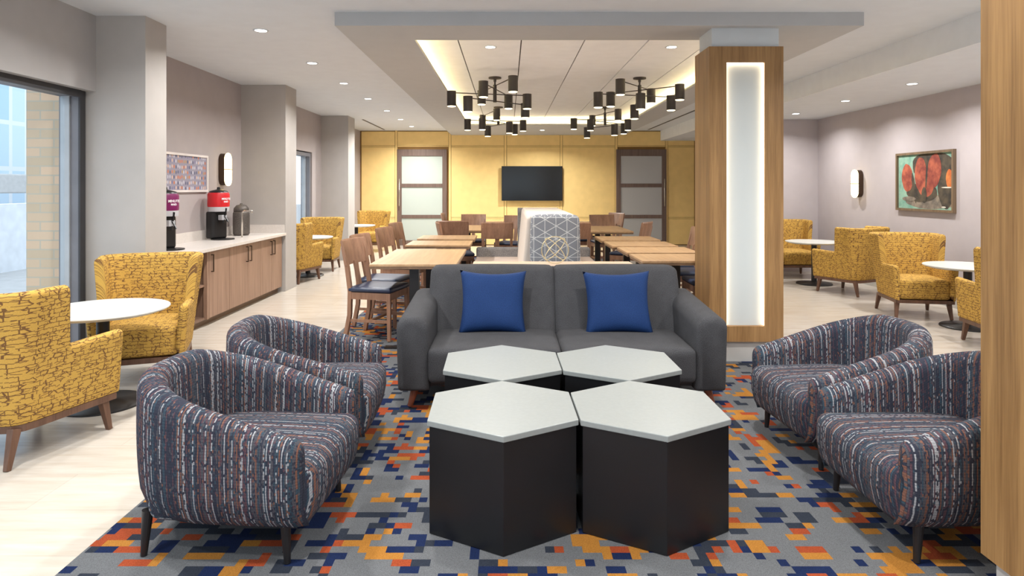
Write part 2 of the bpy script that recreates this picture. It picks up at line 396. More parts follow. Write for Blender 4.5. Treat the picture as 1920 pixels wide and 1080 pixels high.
# ceiling at 2.79 around the tray, dropped band 2.683, panelled tray 2.86
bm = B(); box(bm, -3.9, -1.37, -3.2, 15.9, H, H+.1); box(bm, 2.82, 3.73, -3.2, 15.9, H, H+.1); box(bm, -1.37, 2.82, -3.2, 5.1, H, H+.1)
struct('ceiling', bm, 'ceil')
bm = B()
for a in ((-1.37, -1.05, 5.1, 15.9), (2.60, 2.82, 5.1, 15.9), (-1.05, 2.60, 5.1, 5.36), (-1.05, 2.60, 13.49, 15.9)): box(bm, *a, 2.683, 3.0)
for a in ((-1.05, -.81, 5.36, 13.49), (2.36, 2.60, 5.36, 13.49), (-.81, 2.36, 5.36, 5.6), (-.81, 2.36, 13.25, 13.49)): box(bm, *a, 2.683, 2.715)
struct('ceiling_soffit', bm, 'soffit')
struct('ceiling_tray_top', bx(-1.05, 2.60, 5.36, 13.49, 2.875, 3.0), 'gap')
bm = B(); xs = [-1.05, -.493, .135, .763, 1.397, 2.025, 2.60]
for a, b in zip(xs, xs[1:]):
    for y0, y1 in ((5.36, 13.49),): box(bm, a+.006, b-.006, y0, y1, 2.86, 2.874)
struct('ceiling_tray', bm, 'tray')
for i, a in enumerate(((-1.0, -.96, 5.45, 13.4), (2.51, 2.55, 5.45, 13.4), (-.93, 2.48, 5.41, 5.45), (-.93, 2.48, 13.40, 13.44))):
    t = obj('cove_light_strip', bx(*a, 2.7155, 2.726), 'cove')
    tag(t, 'warm glowing strip hidden in the ceiling tray edge, ' + ('window side', 'side over the oak pillar', 'short end towards the lounge seats', 'short end towards the yellow wall')[i], 'light strip', 'cove lights of the ceiling tray')
struct('ceiling_bulkhead', bx(3.73, 5.4, -3.2, 15.9, 2.545, 2.9), 'ceil')
struct('trim_1', bx(3.722, 3.73, -3.2, 15.7, 2.545, 2.79), 'fascia')
for i, (x, y0, y1) in enumerate(((3.36, 9.0, 15.4), (-2.95, 13.1, 15.4))):
    g_ = obj('slot_diffuser', bx(x-.02, x+.02, y0, y1, 2.784, 2.7905), 'grille')
    tag(g_, 'long thin dark air slot in the white ceiling ' + ('behind the oak pillar' if i == 0 else 'past the third grey column'), 'air vent')
# walls
struct('wall_right', bx(5.2, 5.4, -3.2, 10.8, 0, 2.545), 'wall_r')
struct('wall_right_end', bx(4.58, 5.4, 10.8, 15.9, 0, 2.545), 'wall_r')
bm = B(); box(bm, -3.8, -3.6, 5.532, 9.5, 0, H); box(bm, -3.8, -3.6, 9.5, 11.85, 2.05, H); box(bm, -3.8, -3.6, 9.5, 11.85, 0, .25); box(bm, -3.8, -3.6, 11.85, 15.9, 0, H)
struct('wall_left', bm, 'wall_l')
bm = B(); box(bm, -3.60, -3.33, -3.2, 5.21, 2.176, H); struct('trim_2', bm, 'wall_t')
struct('wall_behind_camera', bx(-3.6, -2.8, -3.2, -3.0, 0, H), 'wall')
bm = B(); box(bm, 4.0, 5.2, -3.2, -3.0, 0, H); box(bm, -2.8, 4.0, -3.2, -3.0, 2.45, H); struct('wall_front', bm, 'wall')
for nm, y0, y1, x0 in (('wall_column_1', 5.21, 5.53, -3.62), ('wall_column_2', 8.70, 9.14, -3.6), ('wall_column_3', 12.44, 12.96, -3.7)):
    struct(nm, bx(x0 if nm != 'wall_column_1' else -3.42, -2.93 if nm == 'wall_column_1' else (-3.0 if nm == 'wall_column_2' else -3.08), y0, y1, 0, H), 'column')
# windows
def window(nm, x, y0, y1, z0, z1, mull, dep=.16, fw=.06):
    fr_ = B(); box(fr_, x-dep, x, y0, y1, z1-fw, z1); box(fr_, x-dep, x, y0, y1, z0, z0+fw)
    for y in [y0, y1-fw]+mull: box(fr_, x-dep, x, y, y+fw, z0+fw, z1-fw)
    f = struct(nm, fr_, 'grey_metal')
    g2 = B(); box(g2, x-dep+.05, x-dep+.058, y0+fw, y1-fw, z0+fw, z1-fw); obj('pane', g2, 'glass', f)
    s = B(); e = .014
    for ya, yb in zip([y0]+mull, mull+[y1-fw]):
        for yy in (ya+fw, yb-e-.001): box(s, x-dep+.02, x-dep+.09, yy, yy+e, z0+fw, z1-fw)
    obj('glazing_bead', s, 'alu', f)
    return f
window('window_1', -3.42, -2.9, 5.20, .04, 2.19, [-.6, 2.3])
obj('gasket', bx(-3.419, -3.405, 5.13, 5.195, .04, 2.19), 'dark_metal', bpy.data.objects['window_1'])
obj('gasket', bx(-3.419, -3.395, -2.9, 5.13, 2.12, 2.19), 'dark_metal', bpy.data.objects['window_1'])
window('window_2', -3.62, 9.52, 11.83, .27, 2.03, [10.65])
fr_ = B()  # glazed front added behind the camera so sky light fills the room
for x in (-2.8, -.55, 1.7, 3.94): box(fr_, x, x+.06, -3.16, -3.04, .06, 2.39)
box(fr_, -2.8, 4.0, -3.16, -3.04, 0, .06); box(fr_, -2.8, 4.0, -3.16, -3.04, 2.39, 2.45)
f = struct('window_added_fill', fr_, 'grey_metal'); obj('pane', bx(-2.74, 3.94, -3.10, -3.092, .06, 2.39), 'glass', f)
# yellow panelled back wall
struct('wall_back', bx(-3.6, 4.58, 15.72, 15.9, 0, H), 'yellow_dark')
vx = [-3.6, -2.716, -1.41, -.056, 1.306, 2.646, 3.873, 4.58]; hz_ = [0, .66, 2.41, 2.79]
bm = B()
for a, b in zip(vx, vx[1:]):
    for k, (p, q) in enumerate(zip(hz_, hz_[1:])):
        if k < 2 and a in (-2.716, 2.646): continue
        box(bm, a+.035, b-.035, 15.70, 15.72, p+.02, q-.02)
    box(bm, b-.026, b+.026, 15.695, 15.72, 0, H) if b < 4.5 else None
for p in (.66, 2.41):
    for a, b in zip(vx, vx[1:]):
        if p == .66 and a in (-2.716, 2.646): continue
        box(bm, a+.035, b-.035, 15.698, 15.72, p-.013, p+.013)
struct('trim_3', bm, 'yellow_wall', bevel=.003)
def door(nm, x0, x1, pane, hx):
    bm = B(); zt = 2.335
    box(bm, x0, x0+.11, 15.66, 15.72, 0, zt); box(bm, x1-.11, x1, 15.66, 15.72, 0, zt); box(bm, x0+.11, x1-.11, 15.66, 15.72, 2.17, zt)
    for z0, z1 in ((1.41, 1.50), (.655, .74), (0, .12)): box(bm, x0+.11, x1-.11, 15.665, 15.715, z0, z1)
    d = struct(nm, bm, 'doorframe', bevel=.004)
    for z0, z1 in ((1.5, 2.17), (.74, 1.41), (.12, .655)): obj('pane', bx(x0+.11, x1-.11, 15.685, 15.70, z0, z1), pane, d)
    h = B(); tube(h, (hx, 15.61, .95), (hx, 15.61, 1.62), .014); tube(h, (hx, 15.61, 1.02), (hx, 15.66, 1.02), .009); tube(h, (hx, 15.61, 1.55), (hx, 15.66, 1.55), .009)
    obj('door_handle', h, 'chrome', d, smooth=True)
door('door_1', -2.69, -1.48, 'pane_l', -2.63); door('door_2', 2.64, 3.86, 'pane_r', 3.80)
# baseboards
struct('baseboard_right', bx(5.185, 5.2, -3.0, 10.8, 0, .1), 'plinth')
struct('baseboard_left', bx(-3.6, -3.585, 9.14, 12.44, 0, .1), 'plinth')

# oak-clad pillars with a lit glass panel
def pillar(label):
    t = thing('pillar', label, 'pillar'); x0, x1, y0, y1 = -.297, .297, 0, .39; z0, z1 = .168, 2.53
    a, b, p, q = -.157, .147, .292, 2.402
    bm = B(); box(bm, x0, a, y0, y0+.05, z0, z1); box(bm, b, x1, y0, y0+.05, z0, z1); box(bm, a, b, y0, y0+.05, z0, p); box(bm, a, b, y0, y0+.05, q, z1)
    box(bm, x0, x1, y0+.05, y1, z0, z1); bmesh.ops.remove_doubles(bm, verts=bm.verts[:], dist=1e-5)
    obj('oak_cladding', bm, 'oak_col', t)
    obj('glass_panel', bx(a+.001, b-.001, y0+.038, y0+.046, p+.001, q-.001), 'colpanel', t)
    for u0, u1 in ((a+.0005, a+.0045), (b-.0045, b-.0005)): obj('light_strip', bx(u0, u1, y0+.012, y0+.036, p+.005, q-.005), 'led', t)
    obj('light_strip', bx(a+.006, b-.006, y0+.012, y0+.036, q-.0045, q-.0005), 'led', t)
    obj('plinth', bx(x0+.03, x1-.02, y0+.03, y1-.03, 0, z0), 'plinth', t)
    obj('neck', bx(x0+.03, x1-.025, y0+.03, y1-.03, z1, 2.683), 'neck', t)
    return t
pp = pillar('oak clad square pillar with a tall glowing glass panel behind the charcoal sofa'); pp.location = (1.907, 5.15, 0)
p2 = dup(pp, (1.893, 1.784, 0), 0, 'plain oak faced pillar at the edge of the picture beside a striped tub chair')
for ch in p2.children:
    if ch.name.startswith('neck'): bpy.data.objects.remove(ch)
obj('neck', bx(-.267, .272, .03, .36, 2.53, H), 'neck', p2)

# ------------------------------------------------------------------ outdoors
o = obj('brick_pier', bx(-3.895, -3.43, 5.212, 5.53, -.1, 3.2), 'brick'); tag(o, 'tan brick pier standing outside the large window', 'brick pier')
o = obj('pavement', bx(-60, -3.9, -30, 60, -.3, -.15), 'bgrey'); o['kind'] = 'structure'
o = obj('glass_office_building', bx(-40, -26, 22, 44, -.15, 22), 'facade'); tag(o, 'blue glass office building far outside the large window', 'building')
o = obj('parapet_wall', bx(-9.5, -9.2, -4, 16, -.15, 1.1), 'bwhite'); tag(o, 'low white wall outside the window beyond the brick pier', 'wall')
o = obj('overpass', bx(-22, -18, 2, 40, 1.2, 1.9), 'bgrey', bevel=.05); tag(o, 'grey concrete overpass beam beyond the low white wall', 'overpass')

# ------------------------------------------------------------------ upholstered shells
def upath(W, Bk, Fr, xc, n, N=90, dense=()):
    pts = []
    for i in range(200): pts.append((Fr+(xc-Fr)*i/200, -W))
    for i in range(601):
        a = -PI/2+PI*i/600; cx, sy = math.cos(a), math.sin(a)
        pts.append((xc-(Bk+xc)*abs(cx)**(2/n), W*math.copysign(abs(sy)**(2/n), sy)))
    for i in range(1, 201): pts.append((xc+(Fr-xc)*i/200, W))
    S = [0]
    for p, q in zip(pts, pts[1:]): S.append(S[-1]+math.hypot(q[0]-p[0], q[1]-p[1]))
    T = S[-1]; ss = sorted(set([T*i/N for i in range(N+1)]+[d for d in dense]+[T-d for d in dense])); out = []; k = 0
    for s in ss:
        while k < len(S)-2 and S[k+1] < s: k += 1
        f = (s-S[k])/max(1e-9, S[k+1]-S[k]); x = pts[k][0]+(pts[k+1][0]-pts[k][0])*f; y = pts[k][1]+(pts[k+1][1]-pts[k][1])*f
        a, b = pts[max(0, k-6)], pts[min(len(pts)-1, k+7)]; dx, dy = b[0]-a[0], b[1]-a[1]; L = math.hypot(dx, dy)
        out.append((x, y, dy/L*1.0, -dx/L, s))
    # normals must point outward
    r = []
    for x, y, nx, ny, s in out:
        if nx*(x-xc*.5)+ny*y < 0: nx, ny = -nx, -ny
        r.append((x, y, nx, ny, s))
    return r, T
def shell(name, path, T, h, z0, zin, th, lean, mat, parent, capn=6, brad=.04, fat=0.0):
    bm = B(); uvl = bm.loops.layers.uv.new('UVMap'); rows = []
    def section(x, y, nx, ny, s, kx, fx):      # kx shrinks the section for the rounded arm fronts
        hh = h(s); c = [];
        prof = [(-brad, z0), (-brad*.3, z0+brad*.3), (0, z0+brad)]
        for j in range(1, 8): prof.append((0, z0+brad+(hh-th/2-z0-brad)*j/7))
        for j in range(1, 8):
            a = PI*j/8; prof.append((-th/2+math.cos(a)*th/2, hh-th/2+math.sin(a)*th/2))
        for j in range(0, 6): prof.append((-th, hh-th/2+(zin-(hh-th/2))*j/5))
        vlen = 0; prev = None; row = []
        for off, z in prof:
            t_ = (z-z0)/(hh-z0) if hh > z0 else 0
            o2 = off+lean(z, s)+fat*math.sin(PI*max(0, min(1, t_)))*(1 if off > -th*.5 else -.3)
            mid = -th/2+lean(z, s)
            o2 = mid+(o2-mid)*kx; zz = z
            if kx < 1 and z > hh-th: zz = z-(1-kx)*th*.5*((z-(hh-th))/th)
            if prev is not None: vlen += math.hypot(off-prev[0], z-prev[1])
            prev = (off, z)
            row.append((bm.verts.new((x+nx*o2+fx, y+ny*o2, zz)), s, vlen))
        return row
    P = path
    for i in range(capn, 0, -1):
        a = PI/2*i/capn; x, y, nx, ny, s = P[0]; rows.append(section(x, y, nx, ny, s, max(.02, math.cos(a)), math.sin(a)*th*.5))
        rows[-1] = [(v, -math.sin(a)*th*.5, l_) for v, _, l_ in rows[-1]]
    for p in P: rows.append(section(*p, 1, 0))
    for i in range(1, capn+1):
        a = PI/2*i/capn; x, y, nx, ny, s = P[-1]; rows.append(section(x, y, nx, ny, s, max(.02, math.cos(a)), math.sin(a)*th*.5))
        rows[-1] = [(v, T+math.sin(a)*th*.5, l_) for v, _, l_ in rows[-1]]
    for A, D in zip(rows, rows[1:]):
        for k in range(len(A)-1):
            f = bm.faces.new((A[k][0], D[k][0], D[k+1][0], A[k+1][0]))
            for lp, q in zip(f.loops, (A[k], D[k], D[k+1], A[k+1])): lp[uvl].uv = (q[1], q[2])
        f = bm.faces.new((A[-1][0], D[-1][0], D[0][0], A[0][0]))
    bm.faces.new([q[0] for q in rows[0]]); bm.faces.new([q[0] for q in rows[-1]][::-1])
    return obj(name, bm, mat, parent, smooth=True, uv=False)

def tub_chair():
    t = thing('tub_chair', '', 'armchair', group='striped tub chairs around the hexagon tables')
    P, T = upath(.355, .385, .30, .02, 2.5, 84)
    def h(s):
        q = abs(s/T-.5)*2                      # 0 at the back, 1 at the arm fronts
        e = max(0, (q-.18)/.82); return .675-.205*(e**1.15)
    def lean(z, s): return -.05*max(0, 1-(z-.12)/.16)**2 + .012*max(0, (z-.3)/.35)
    shell('backrest', P, T, h, .125, .24, .105, lean, 'stripe', t, brad=.05, fat=.012)
    def warp(q): 
        if q.z < 0: q = Vector((q.x-(.02 if q.x > 0 else 0)*(-q.z/.115), q.y*(1+.02*q.z/.115), q.z))
        return q
    o = cushion('seat', (.055, 0, .247), (.66, .60, .245), .055, 'stripe', t, .012, 18, warp)
    me = o.data; L = me.uv_layers[0].data               # stripes run front to back over the seat and down its front
    for lp in me.loops:
        v = me.vertices[lp.vertex_index].co; L[lp.index].uv = (v.y*1.0+3, v.x-v.z)
    for sx, sy in ((.27, .28), (.27, -.28), (-.27, .27), (-.27, -.27)):
        bm = B(); tube(bm, (sx, sy, .17), (sx+.012*(1 if sx > 0 else -1), sy+.006*(1 if sy > 0 else -1), 0), .021, .012, 16); obj('leg', bm, 'black_metal', t, smooth=False)
    return t
tub = tub_chair()
place(tub, (-1.08, 2.70, .006), R(-4), 'striped tub chair beside the window side café set, closest of that pair')
place(tub, (-1.09, 3.52, .006), R(2.5), 'striped tub chair between the nearer striped chair and the charcoal sofa, window side')
place(tub, (1.80, 2.69, .006), R(181), 'striped tub chair cut off by the plain oak pillar')
place(tub, (1.81, 3.49, .006), R(184), 'striped tub chair in front of the lit oak pillar, right of the sofa')

def wing_chair():
    t = thing('wing_chair', '', 'armchair', group='mustard wing chairs at the round café tables')
    st = .33
    dense = [st-.02, st-.012, st-.004, st+.004, st+.012, st+.02, st-.05, st+.05]
    P, T = upath(.288, .30, .315, -.10, 4.2, 80, dense)
    def h(s):
        d = min(s, T-s); arm = .575-.015*min(1, d/st)
        k = min(1, max(0, (d-st+.014)/.028)); k = k*k*(3-2*k); return arm+(.885-arm)*k
    def lean(z, s):
        d = min(s, T-s); back = min(1, max(0, (d-.45)/.15)); return (z-.2)*(.085+.085*back)
    shell('backrest', P, T, h, .205, .26, .062, lean, 'mustard', t, brad=.012, capn=5)
    cushion('seat', (.035, 0, .315), (.56, .50, .21), .035, 'mustard', t, .012, 12)
    pts = [(x-.004*nx, y-.004*ny) for x, y, nx, ny, s in P[::3]]+[(P[-1][0]-.004, P[-1][1]-.004)]
    bm = B(); prism(bm, pts, .17, .206); obj('base_rail', bm, 'walnut', t)
    for sx in (-1, 1):
        for sy in (-1, 1):
            bm = B(); bar(bm, (sx*.25, sy*.25, .19), (sx*.28+(-.02 if sx < 0 else .0), sy*.268, 0), .045, .026); obj('leg', bm, 'walnut', t, bevel=.003)
    return t
wing = wing_chair()
WC = [
 (-2.645, 3.54, 74, 'mustard wing chair seen from behind at the big window, cut by the picture edge'),
 (-2.68, 4.78, -70, 'mustard wing chair facing us between the white café table and the wood cabinets'),
 (-3.22, 9.68, 76, 'mustard wing chair turned away from us just past the drinks counter column'),
 (-3.20, 11.0, -86, 'mustard wing chair facing us below the small window with its back to the third column'),
 (-3.02, 14.3, -95, 'mustard wing chair by the yellow wall, past the third grey column'),
 (4.50, 10.22, -92, 'mustard wing chair in the grey corner, partly behind the lit oak pillar'),
 (4.57, 8.62, 118, 'mustard wing chair turned away from us at the round table in the grey corner'),
 (4.48, 7.13, -101, 'mustard wing chair facing us below the painting of coral trees'),
 (4.42, 5.62, 82, 'mustard wing chair with only one arm showing beside the plain oak pillar'),
]
for x, y, a, lb in WC: place(wing, (x, y, 0), R(a), lb)

def cafe_table():
    t = thing('cafe_table', '', 'table', group='round white café tables')
    bm = B(); lathe(bm, [(0, .592), (.34, .592), (.38, .605), (.39, .614), (.388, .62), (0, .62)], 64); sm(obj('tabletop', bm, 'white_top', t), 50)
    bm = B(); tube(bm, (0, 0, .03), (0, 0, .592), .038, n=24); sm(obj('post', bm, 'black_metal', t))
    bm = B(); lathe(bm, [(0, 0), (.245, 0), (.245, .01), (.235, .018), (.06, .026), (.045, .04), (0, .04)], 56); sm(obj('base', bm, 'black_metal', t), 50)
    return t
ct = cafe_table()
for x, y, lb in ((-2.62, 4.17, 'round white café table between two mustard chairs at the big window'),
                 (-3.18, 10.25, 'round white café table between mustard chairs past the drinks counter column'),
                 (-3.16, 13.45, 'round white café table half hidden behind the third grey column'),
                 (4.46, 9.38, 'round white café table in the grey corner near the wall lamp'),
                 (4.62, 6.47, 'round white café table in front of the coral tree painting, cut by the plain pillar')):
    place(ct, (x, y, 0), 0, lb)

# ------------------------------------------------------------------ hexagon tables
def hex_table():
    t = thing('hexagon_table', '', 'coffee table', group='hexagon coffee tables in a cluster')
    def hp(r): return [(r*math.sin(PI/3*i), -r*math.cos(PI/3*i)) for i in range(6)]
    bm = B(); prism(bm, hp(.343), 0, .432); obj('body', bm, 'black', t, bevel=.002)
    bm = B(); prism(bm, hp(.353), .433, .457); obj('top', bm, 'hex_top', t, bevel=.003)
    return t
hx = hex_table(); 
for x, y, lb in ((-.022, 2.776, 'white topped black hexagon table beside the closest striped tub chair, front of the cluster'),
                 (.597, 2.780, 'white topped black hexagon table at the front of the cluster, towards the plain oak pillar'),
                 (-.030, 3.487, 'white topped black hexagon table before the sofa, window side of the cluster'),
                 (.588, 3.487, 'white topped black hexagon table before the sofa, towards the lit oak pillar')):
    place(hx, (x, y, .006), R(1.0), lb)

# ------------------------------------------------------------------ sofa
t = thing('sofa', 'charcoal two seat sofa with two blue cushions', 'sofa', (.342, 4.05, .010))
W = 1.035
bm = bx(-.86, .86, .06, .86, .12, .24); obj('frame', bm, 'sofa', t, bevel=.02)
def bfw(q):
    q = q.copy(); q.y += .10*(q.z/.25); return q
cushion('back_frame', (0, .80, .54), (1.74, .10, .49), .035, 'sofa', t, .002, 14, bfw)
for s in (-1, 1):
    bm = B(); sec = []
    for u_, v_, rr, a0 in ((.10, 0, .018, -PI/2), (.10, 1, .075, 0), (-.10, 1, .085, PI/2), (-.10, 0, .018, PI)):      # corners: bottom out, top out, top in, bottom in
        for k in range(8):
            a_ = a0+PI/2*k/7; cx = u_-math.copysign(rr, u_); sec.append((cx+rr*math.cos(a_), v_, rr, math.sin(a_)))
    rows = []
    ends = [(0, .035), (.006, .018), (.018, .006), (.035, 0)]
    for yy, ins in ends+[(.035+.79*k/12, 0) for k in range(1, 12)]+[(.86-p, q) for p, q in ends[::-1]]:
        top = .572+.062*(yy/.86); row = []
        for cx, v_, rr, sn in sec:
            z = (top-ins-rr+rr*sn) if v_ else (.108+ins*.6+rr+rr*sn)
            x = cx-math.copysign(min(ins, abs(cx)), cx)
            row.append(bm.verts.new((s*(.935+x+.012*(z-.1)/.45), yy-.01, z)))
        rows.append(row)
    for A_, D_ in zip(rows, rows[1:]):
        for k in range(len(A_)): bm.faces.new((A_[k], D_[k], D_[(k+1) % len(A_)], A_[(k+1) % len(A_)]))
    bm.faces.new(rows[0]); bm.faces.new(rows[-1][::-1]); sm(obj('arm', bm, 'sofa', t), 60)
    cushion('seat_cushion', (s*.425, .36, .268), (.843, .76, .225), .04, 'sofa', t, .012, 16)
    def bw(q, s=s):
        q = q.copy(); q.y += .10*(q.z/.25); return q
    cushion('back_cushion', (s*.455, .70, .550), (.912, .19, .51), .042, 'sofa', t, .008, 18, bw)
    for y in (.06, .78): 
        b2 = B(); tube(b2, (s*.93, y+.01, .12), (s*.965, y-.01, 0), .028, .016, 18); sm(obj('leg', b2, 'redwood', t))
def throw(label, x, y, z, wd, ht, rx, rz, ry=0):
    bm = B(); n = 22; G = {}
    for sd in (-1, 1):
        for i in range(n+1):
            for j in range(n+1):
                a, b = 2*i/n-1, 2*j/n-1
                pull = 1-.12*(1-a*a)*abs(b)**3-.0; pull2 = 1-.11*(1-b*b)*abs(a)**3
                th = .07*((1-a**4)*(1-b**4))**.55
                wr = .004*math.sin(a*5+b*3)*(1-a*a)*(1-b*b)
                edge = i in (0, n) or j in (0, n)
                key = (i, j, 0 if edge else sd)
                if key not in G: G[key] = bm.verts.new((a*wd/2*pull2, (0 if edge else sd*th+wr), b*ht/2*pull))
        for i in range(n):
            for j in range(n):
                q = [G.get((p, r_, sd)) or G[(p, r_, 0)] for p, r_ in ((i, j), (i+1, j), (i+1, j+1), (i, j+1))]
                try: bm.faces.new(q)
                except ValueError: pass
    o = obj('throw_pillow', bm, 'blue', None, smooth=True); o.location = (x, y, z); o.rotation_euler = (rx, ry, rz)
    return tag(o, label, 'cushion', 'blue throw pillows on the sofa')
throw('royal blue square pillow on the window side of the charcoal sofa', -.105, 4.545, .592, .475, .455, R(-19), R(2), R(1))
throw('royal blue square pillow on the charcoal sofa, side nearer the lit pillar', .775, 4.545, .587, .475, .455, R(-19), R(-2), R(-1))

# console table behind the sofa with a wire ring ornament
t = thing('console_table', 'pale oak console table directly behind the charcoal sofa', 'table', (.36, 5.40, .006))
obj('tabletop', bx(-.66, .71, -.27, .29, .712, .744), 'console', t, bevel=.003)
for sx in (-.6, .65):
    for sy in (-.22, .24): obj('leg', bx(sx-.02, sx+.02, sy-.02, sy+.02, 0, .712), 'black_metal', t)
t = thing('wire_ornament', 'gold wire ring sculpture with crossed loops on the console table', 'ornament', (.405, 5.52, .75))
bm = B(); polytube(bm, [(.115*math.cos(a), 0, .117+.115*math.sin(a)) for a in [2*PI*i/40 for i in range(40)]], .004, 8, True); obj('ring', bm, 'brass', t, smooth=True)
for rr in (-.75, .75):
    bm = B(); pts = []
    for i in range(36):
        a = 2*PI*i/36; u_, v_ = .035*math.sin(a)*1.0, .12*math.cos(a)
        pts.append((u_*math.cos(rr)+v_*math.sin(rr), .006*math.copysign(1, rr), .125-u_*math.sin(rr)+v_*math.cos(rr)))
    polytube(bm, pts, .0035, 8, True); obj('loop', bm, 'brass', t, smooth=True)

# ------------------------------------------------------------------ double sided banquette
t = thing('banquette', 'cream high backed double bench with patterned end, running behind the sofa', 'bench', (.35, 6.2, .006))
bm = B(); y0, y1 = .06, 2.62
a = [(-.26, 0), (.40, 0), (.34, 1.085), (.31, 1.105), (-.13, 1.105), (-.16, 1.085)]
A = [bm.verts.new((x, y0, .02+z)) for x, z in a]; D = [bm.verts.new((x, y1, .02+z)) for x, z in a]
bm.faces.new(A); bm.faces.new(D[::-1])
for i in range(6): bm.faces.new((A[i], D[i], D[(i+1) % 6], A[(i+1) % 6]))
obj('backrest', bm, 'cream', t, bevel=.03, seg=4)
cushion('end_pad', (.105, .0, .82), (.46, .14, .62), .045, 'geo', t, .012, 14)
obj('end_panel', bx(-.215, .345, 2.62, 2.69, 0, 1.12), 'tweed', t, bevel=.01)
for s, x0, x1 in ((-1, -.777, -.20), (1, .34, .77)):
    obj('seat', bx(x0, x1, .02, 2.60, .39, .46), 'pink', t, bevel=.02, seg=3)
    obj('base', bx(x0+.05, x1-.05 if s > 0 else x1, .1, 2.55, 0, .39), 'tweed', t)
    obj('arm', bx(x0-.0, x1+.03 if s < 0 else x1, 2.52, 2.64, .40, .585), 'tweed', t, bevel=.03, seg=4)

# ------------------------------------------------------------------ dining tables and chairs
def dining_table(deep):
    t = thing('dining_table', '', 'table', group='light oak dining tables'); hd = deep/2
    obj('tabletop', bx(-.37, .37, -hd, hd, .722, .742), 'oak_top', t, bevel=.002)
    obj('table_edge', bx(-.366, .366, -hd+.004, hd-.004, .700, .722), 'edge', t)
    ys = (-hd+.13, hd-.13) if deep > 1 else (0,)
    for y in ys:
        bm = B(); box(bm, -.04, .04, y-.04, y+.04, .012, .70); obj('post', bm, 'black_metal', t)
        bm = B(); box(bm, -.26, .26, y-.035, y+.035, 0, .014); box(bm, -.035, .035, y-.2 if deep < 1 else y-.1, y+.2 if deep < 1 else y+.1, 0, .014); obj('foot', bm, 'black_metal', t)
    return t
dl = dining_table(1.38); dt = dining_table(.62)
place(dl, (-.81, 6.17, .006), 0, 'long light oak dining table just behind the sofa, window side')
place(dl, (-.68, 10.55, .006), 0, 'long light oak dining table past the window side table row, near the lit glass door')
place(dl, (1.51, 10.30, .006), 0, 'long light oak dining table past the pillar side row, near the dim glass door')
for x, y, lb in ((-.80, 7.64, 'small oak dining table second in the window side row'),
                 (-.79, 8.54, 'small oak dining table third in the window side row'),
                 (1.57, 6.05, 'small oak dining table closest to the lit pillar in the pillar side row'),
                 (1.57, 6.77, 'small oak dining table second in the pillar side row'),
                 (1.54, 7.51, 'small oak dining table third in the pillar side row'),
                 (1.54, 8.36, 'small oak dining table last in the pillar side row'),
                 (-.45, 12.3, 'small oak dining table in front of the yellow wall, window side of the bench'),
                 (1.22, 12.3, 'small oak dining table in front of the yellow wall, below the television edge')):
    place(dt, (x, y, .006), 0, lb)
def dining_chair():
    t = thing('dining_chair', '', 'chair', group='wooden dining chairs with navy seats')
    cushion('seat', (.0, 0, .455), (.43, .44, .045), .018, 'navy', t, .008, 8)
    bm = B(); box(bm, -.19, .205, -.215, -.195, .37, .432); box(bm, -.19, .205, .195, .215, .37, .432); box(bm, .185, .205, -.195, .195, .37, .432); box(bm, -.2, -.18, -.195, .195, .37, .432)
    obj('seat_frame', bm, 'chairwood', t)
    for s in (-1, 1):
        bm = B(); bar(bm, (.19, s*.2, .432), (.195, s*.205, 0), .038, .028); obj('leg', bm, 'chairwood', t)
        bm = B(); pts = [(-.245, 0), (-.2, .22), (-.195, .44), (-.225, .66), (-.27, .84)]
        for (xa, za), (xb, zb) in zip(pts, pts[1:]): bar(bm, (xa, s*.2, za), (xb, s*.2, zb), .036, .036 if zb < .8 else .026)
        bmesh.ops.remove_doubles(bm, verts=bm.verts[:], dist=.002); obj('leg', bm, 'chairwood', t)
    bm = B()
    n = 10; V = []
    for k in range(n+1):
        y = -.225+.45*k/n; cv = .035*(1-(y/.225)**2)
        V.append([bm.verts.new((xx-cv+ox, y, zz)) for xx, zz, ox in ((-.225, .675, .012), (-.27, .895, .012), (-.275, .91, 0), (-.27, .895, -.014), (-.225, .675, -.012))])
    for A_, D_ in zip(V, V[1:]):
        for k in range(5): bm.faces.new((A_[k], D_[k], D_[(k+1) % 5], A_[(k+1) % 5]))
    bm.faces.new(V[0]); bm.faces.new(V[-1][::-1]); sm(obj('backrest', bm, 'chairwood', t), 40)
    bm = B(); bar(bm, (-.19, 0, .42), (-.25, 0, .70), .02, .02, asp=3.0); obj('back_splat', bm, 'chairwood', t)
    bm = B(); box(bm, -.2, .2, -.21, -.192, .16, .185); box(bm, -.2, .2, .192, .21, .16, .185); box(bm, -.01, .01, -.195, .195, .16, .183); obj('stretcher', bm, 'chairwood', t)
    return t
dc = dining_chair()
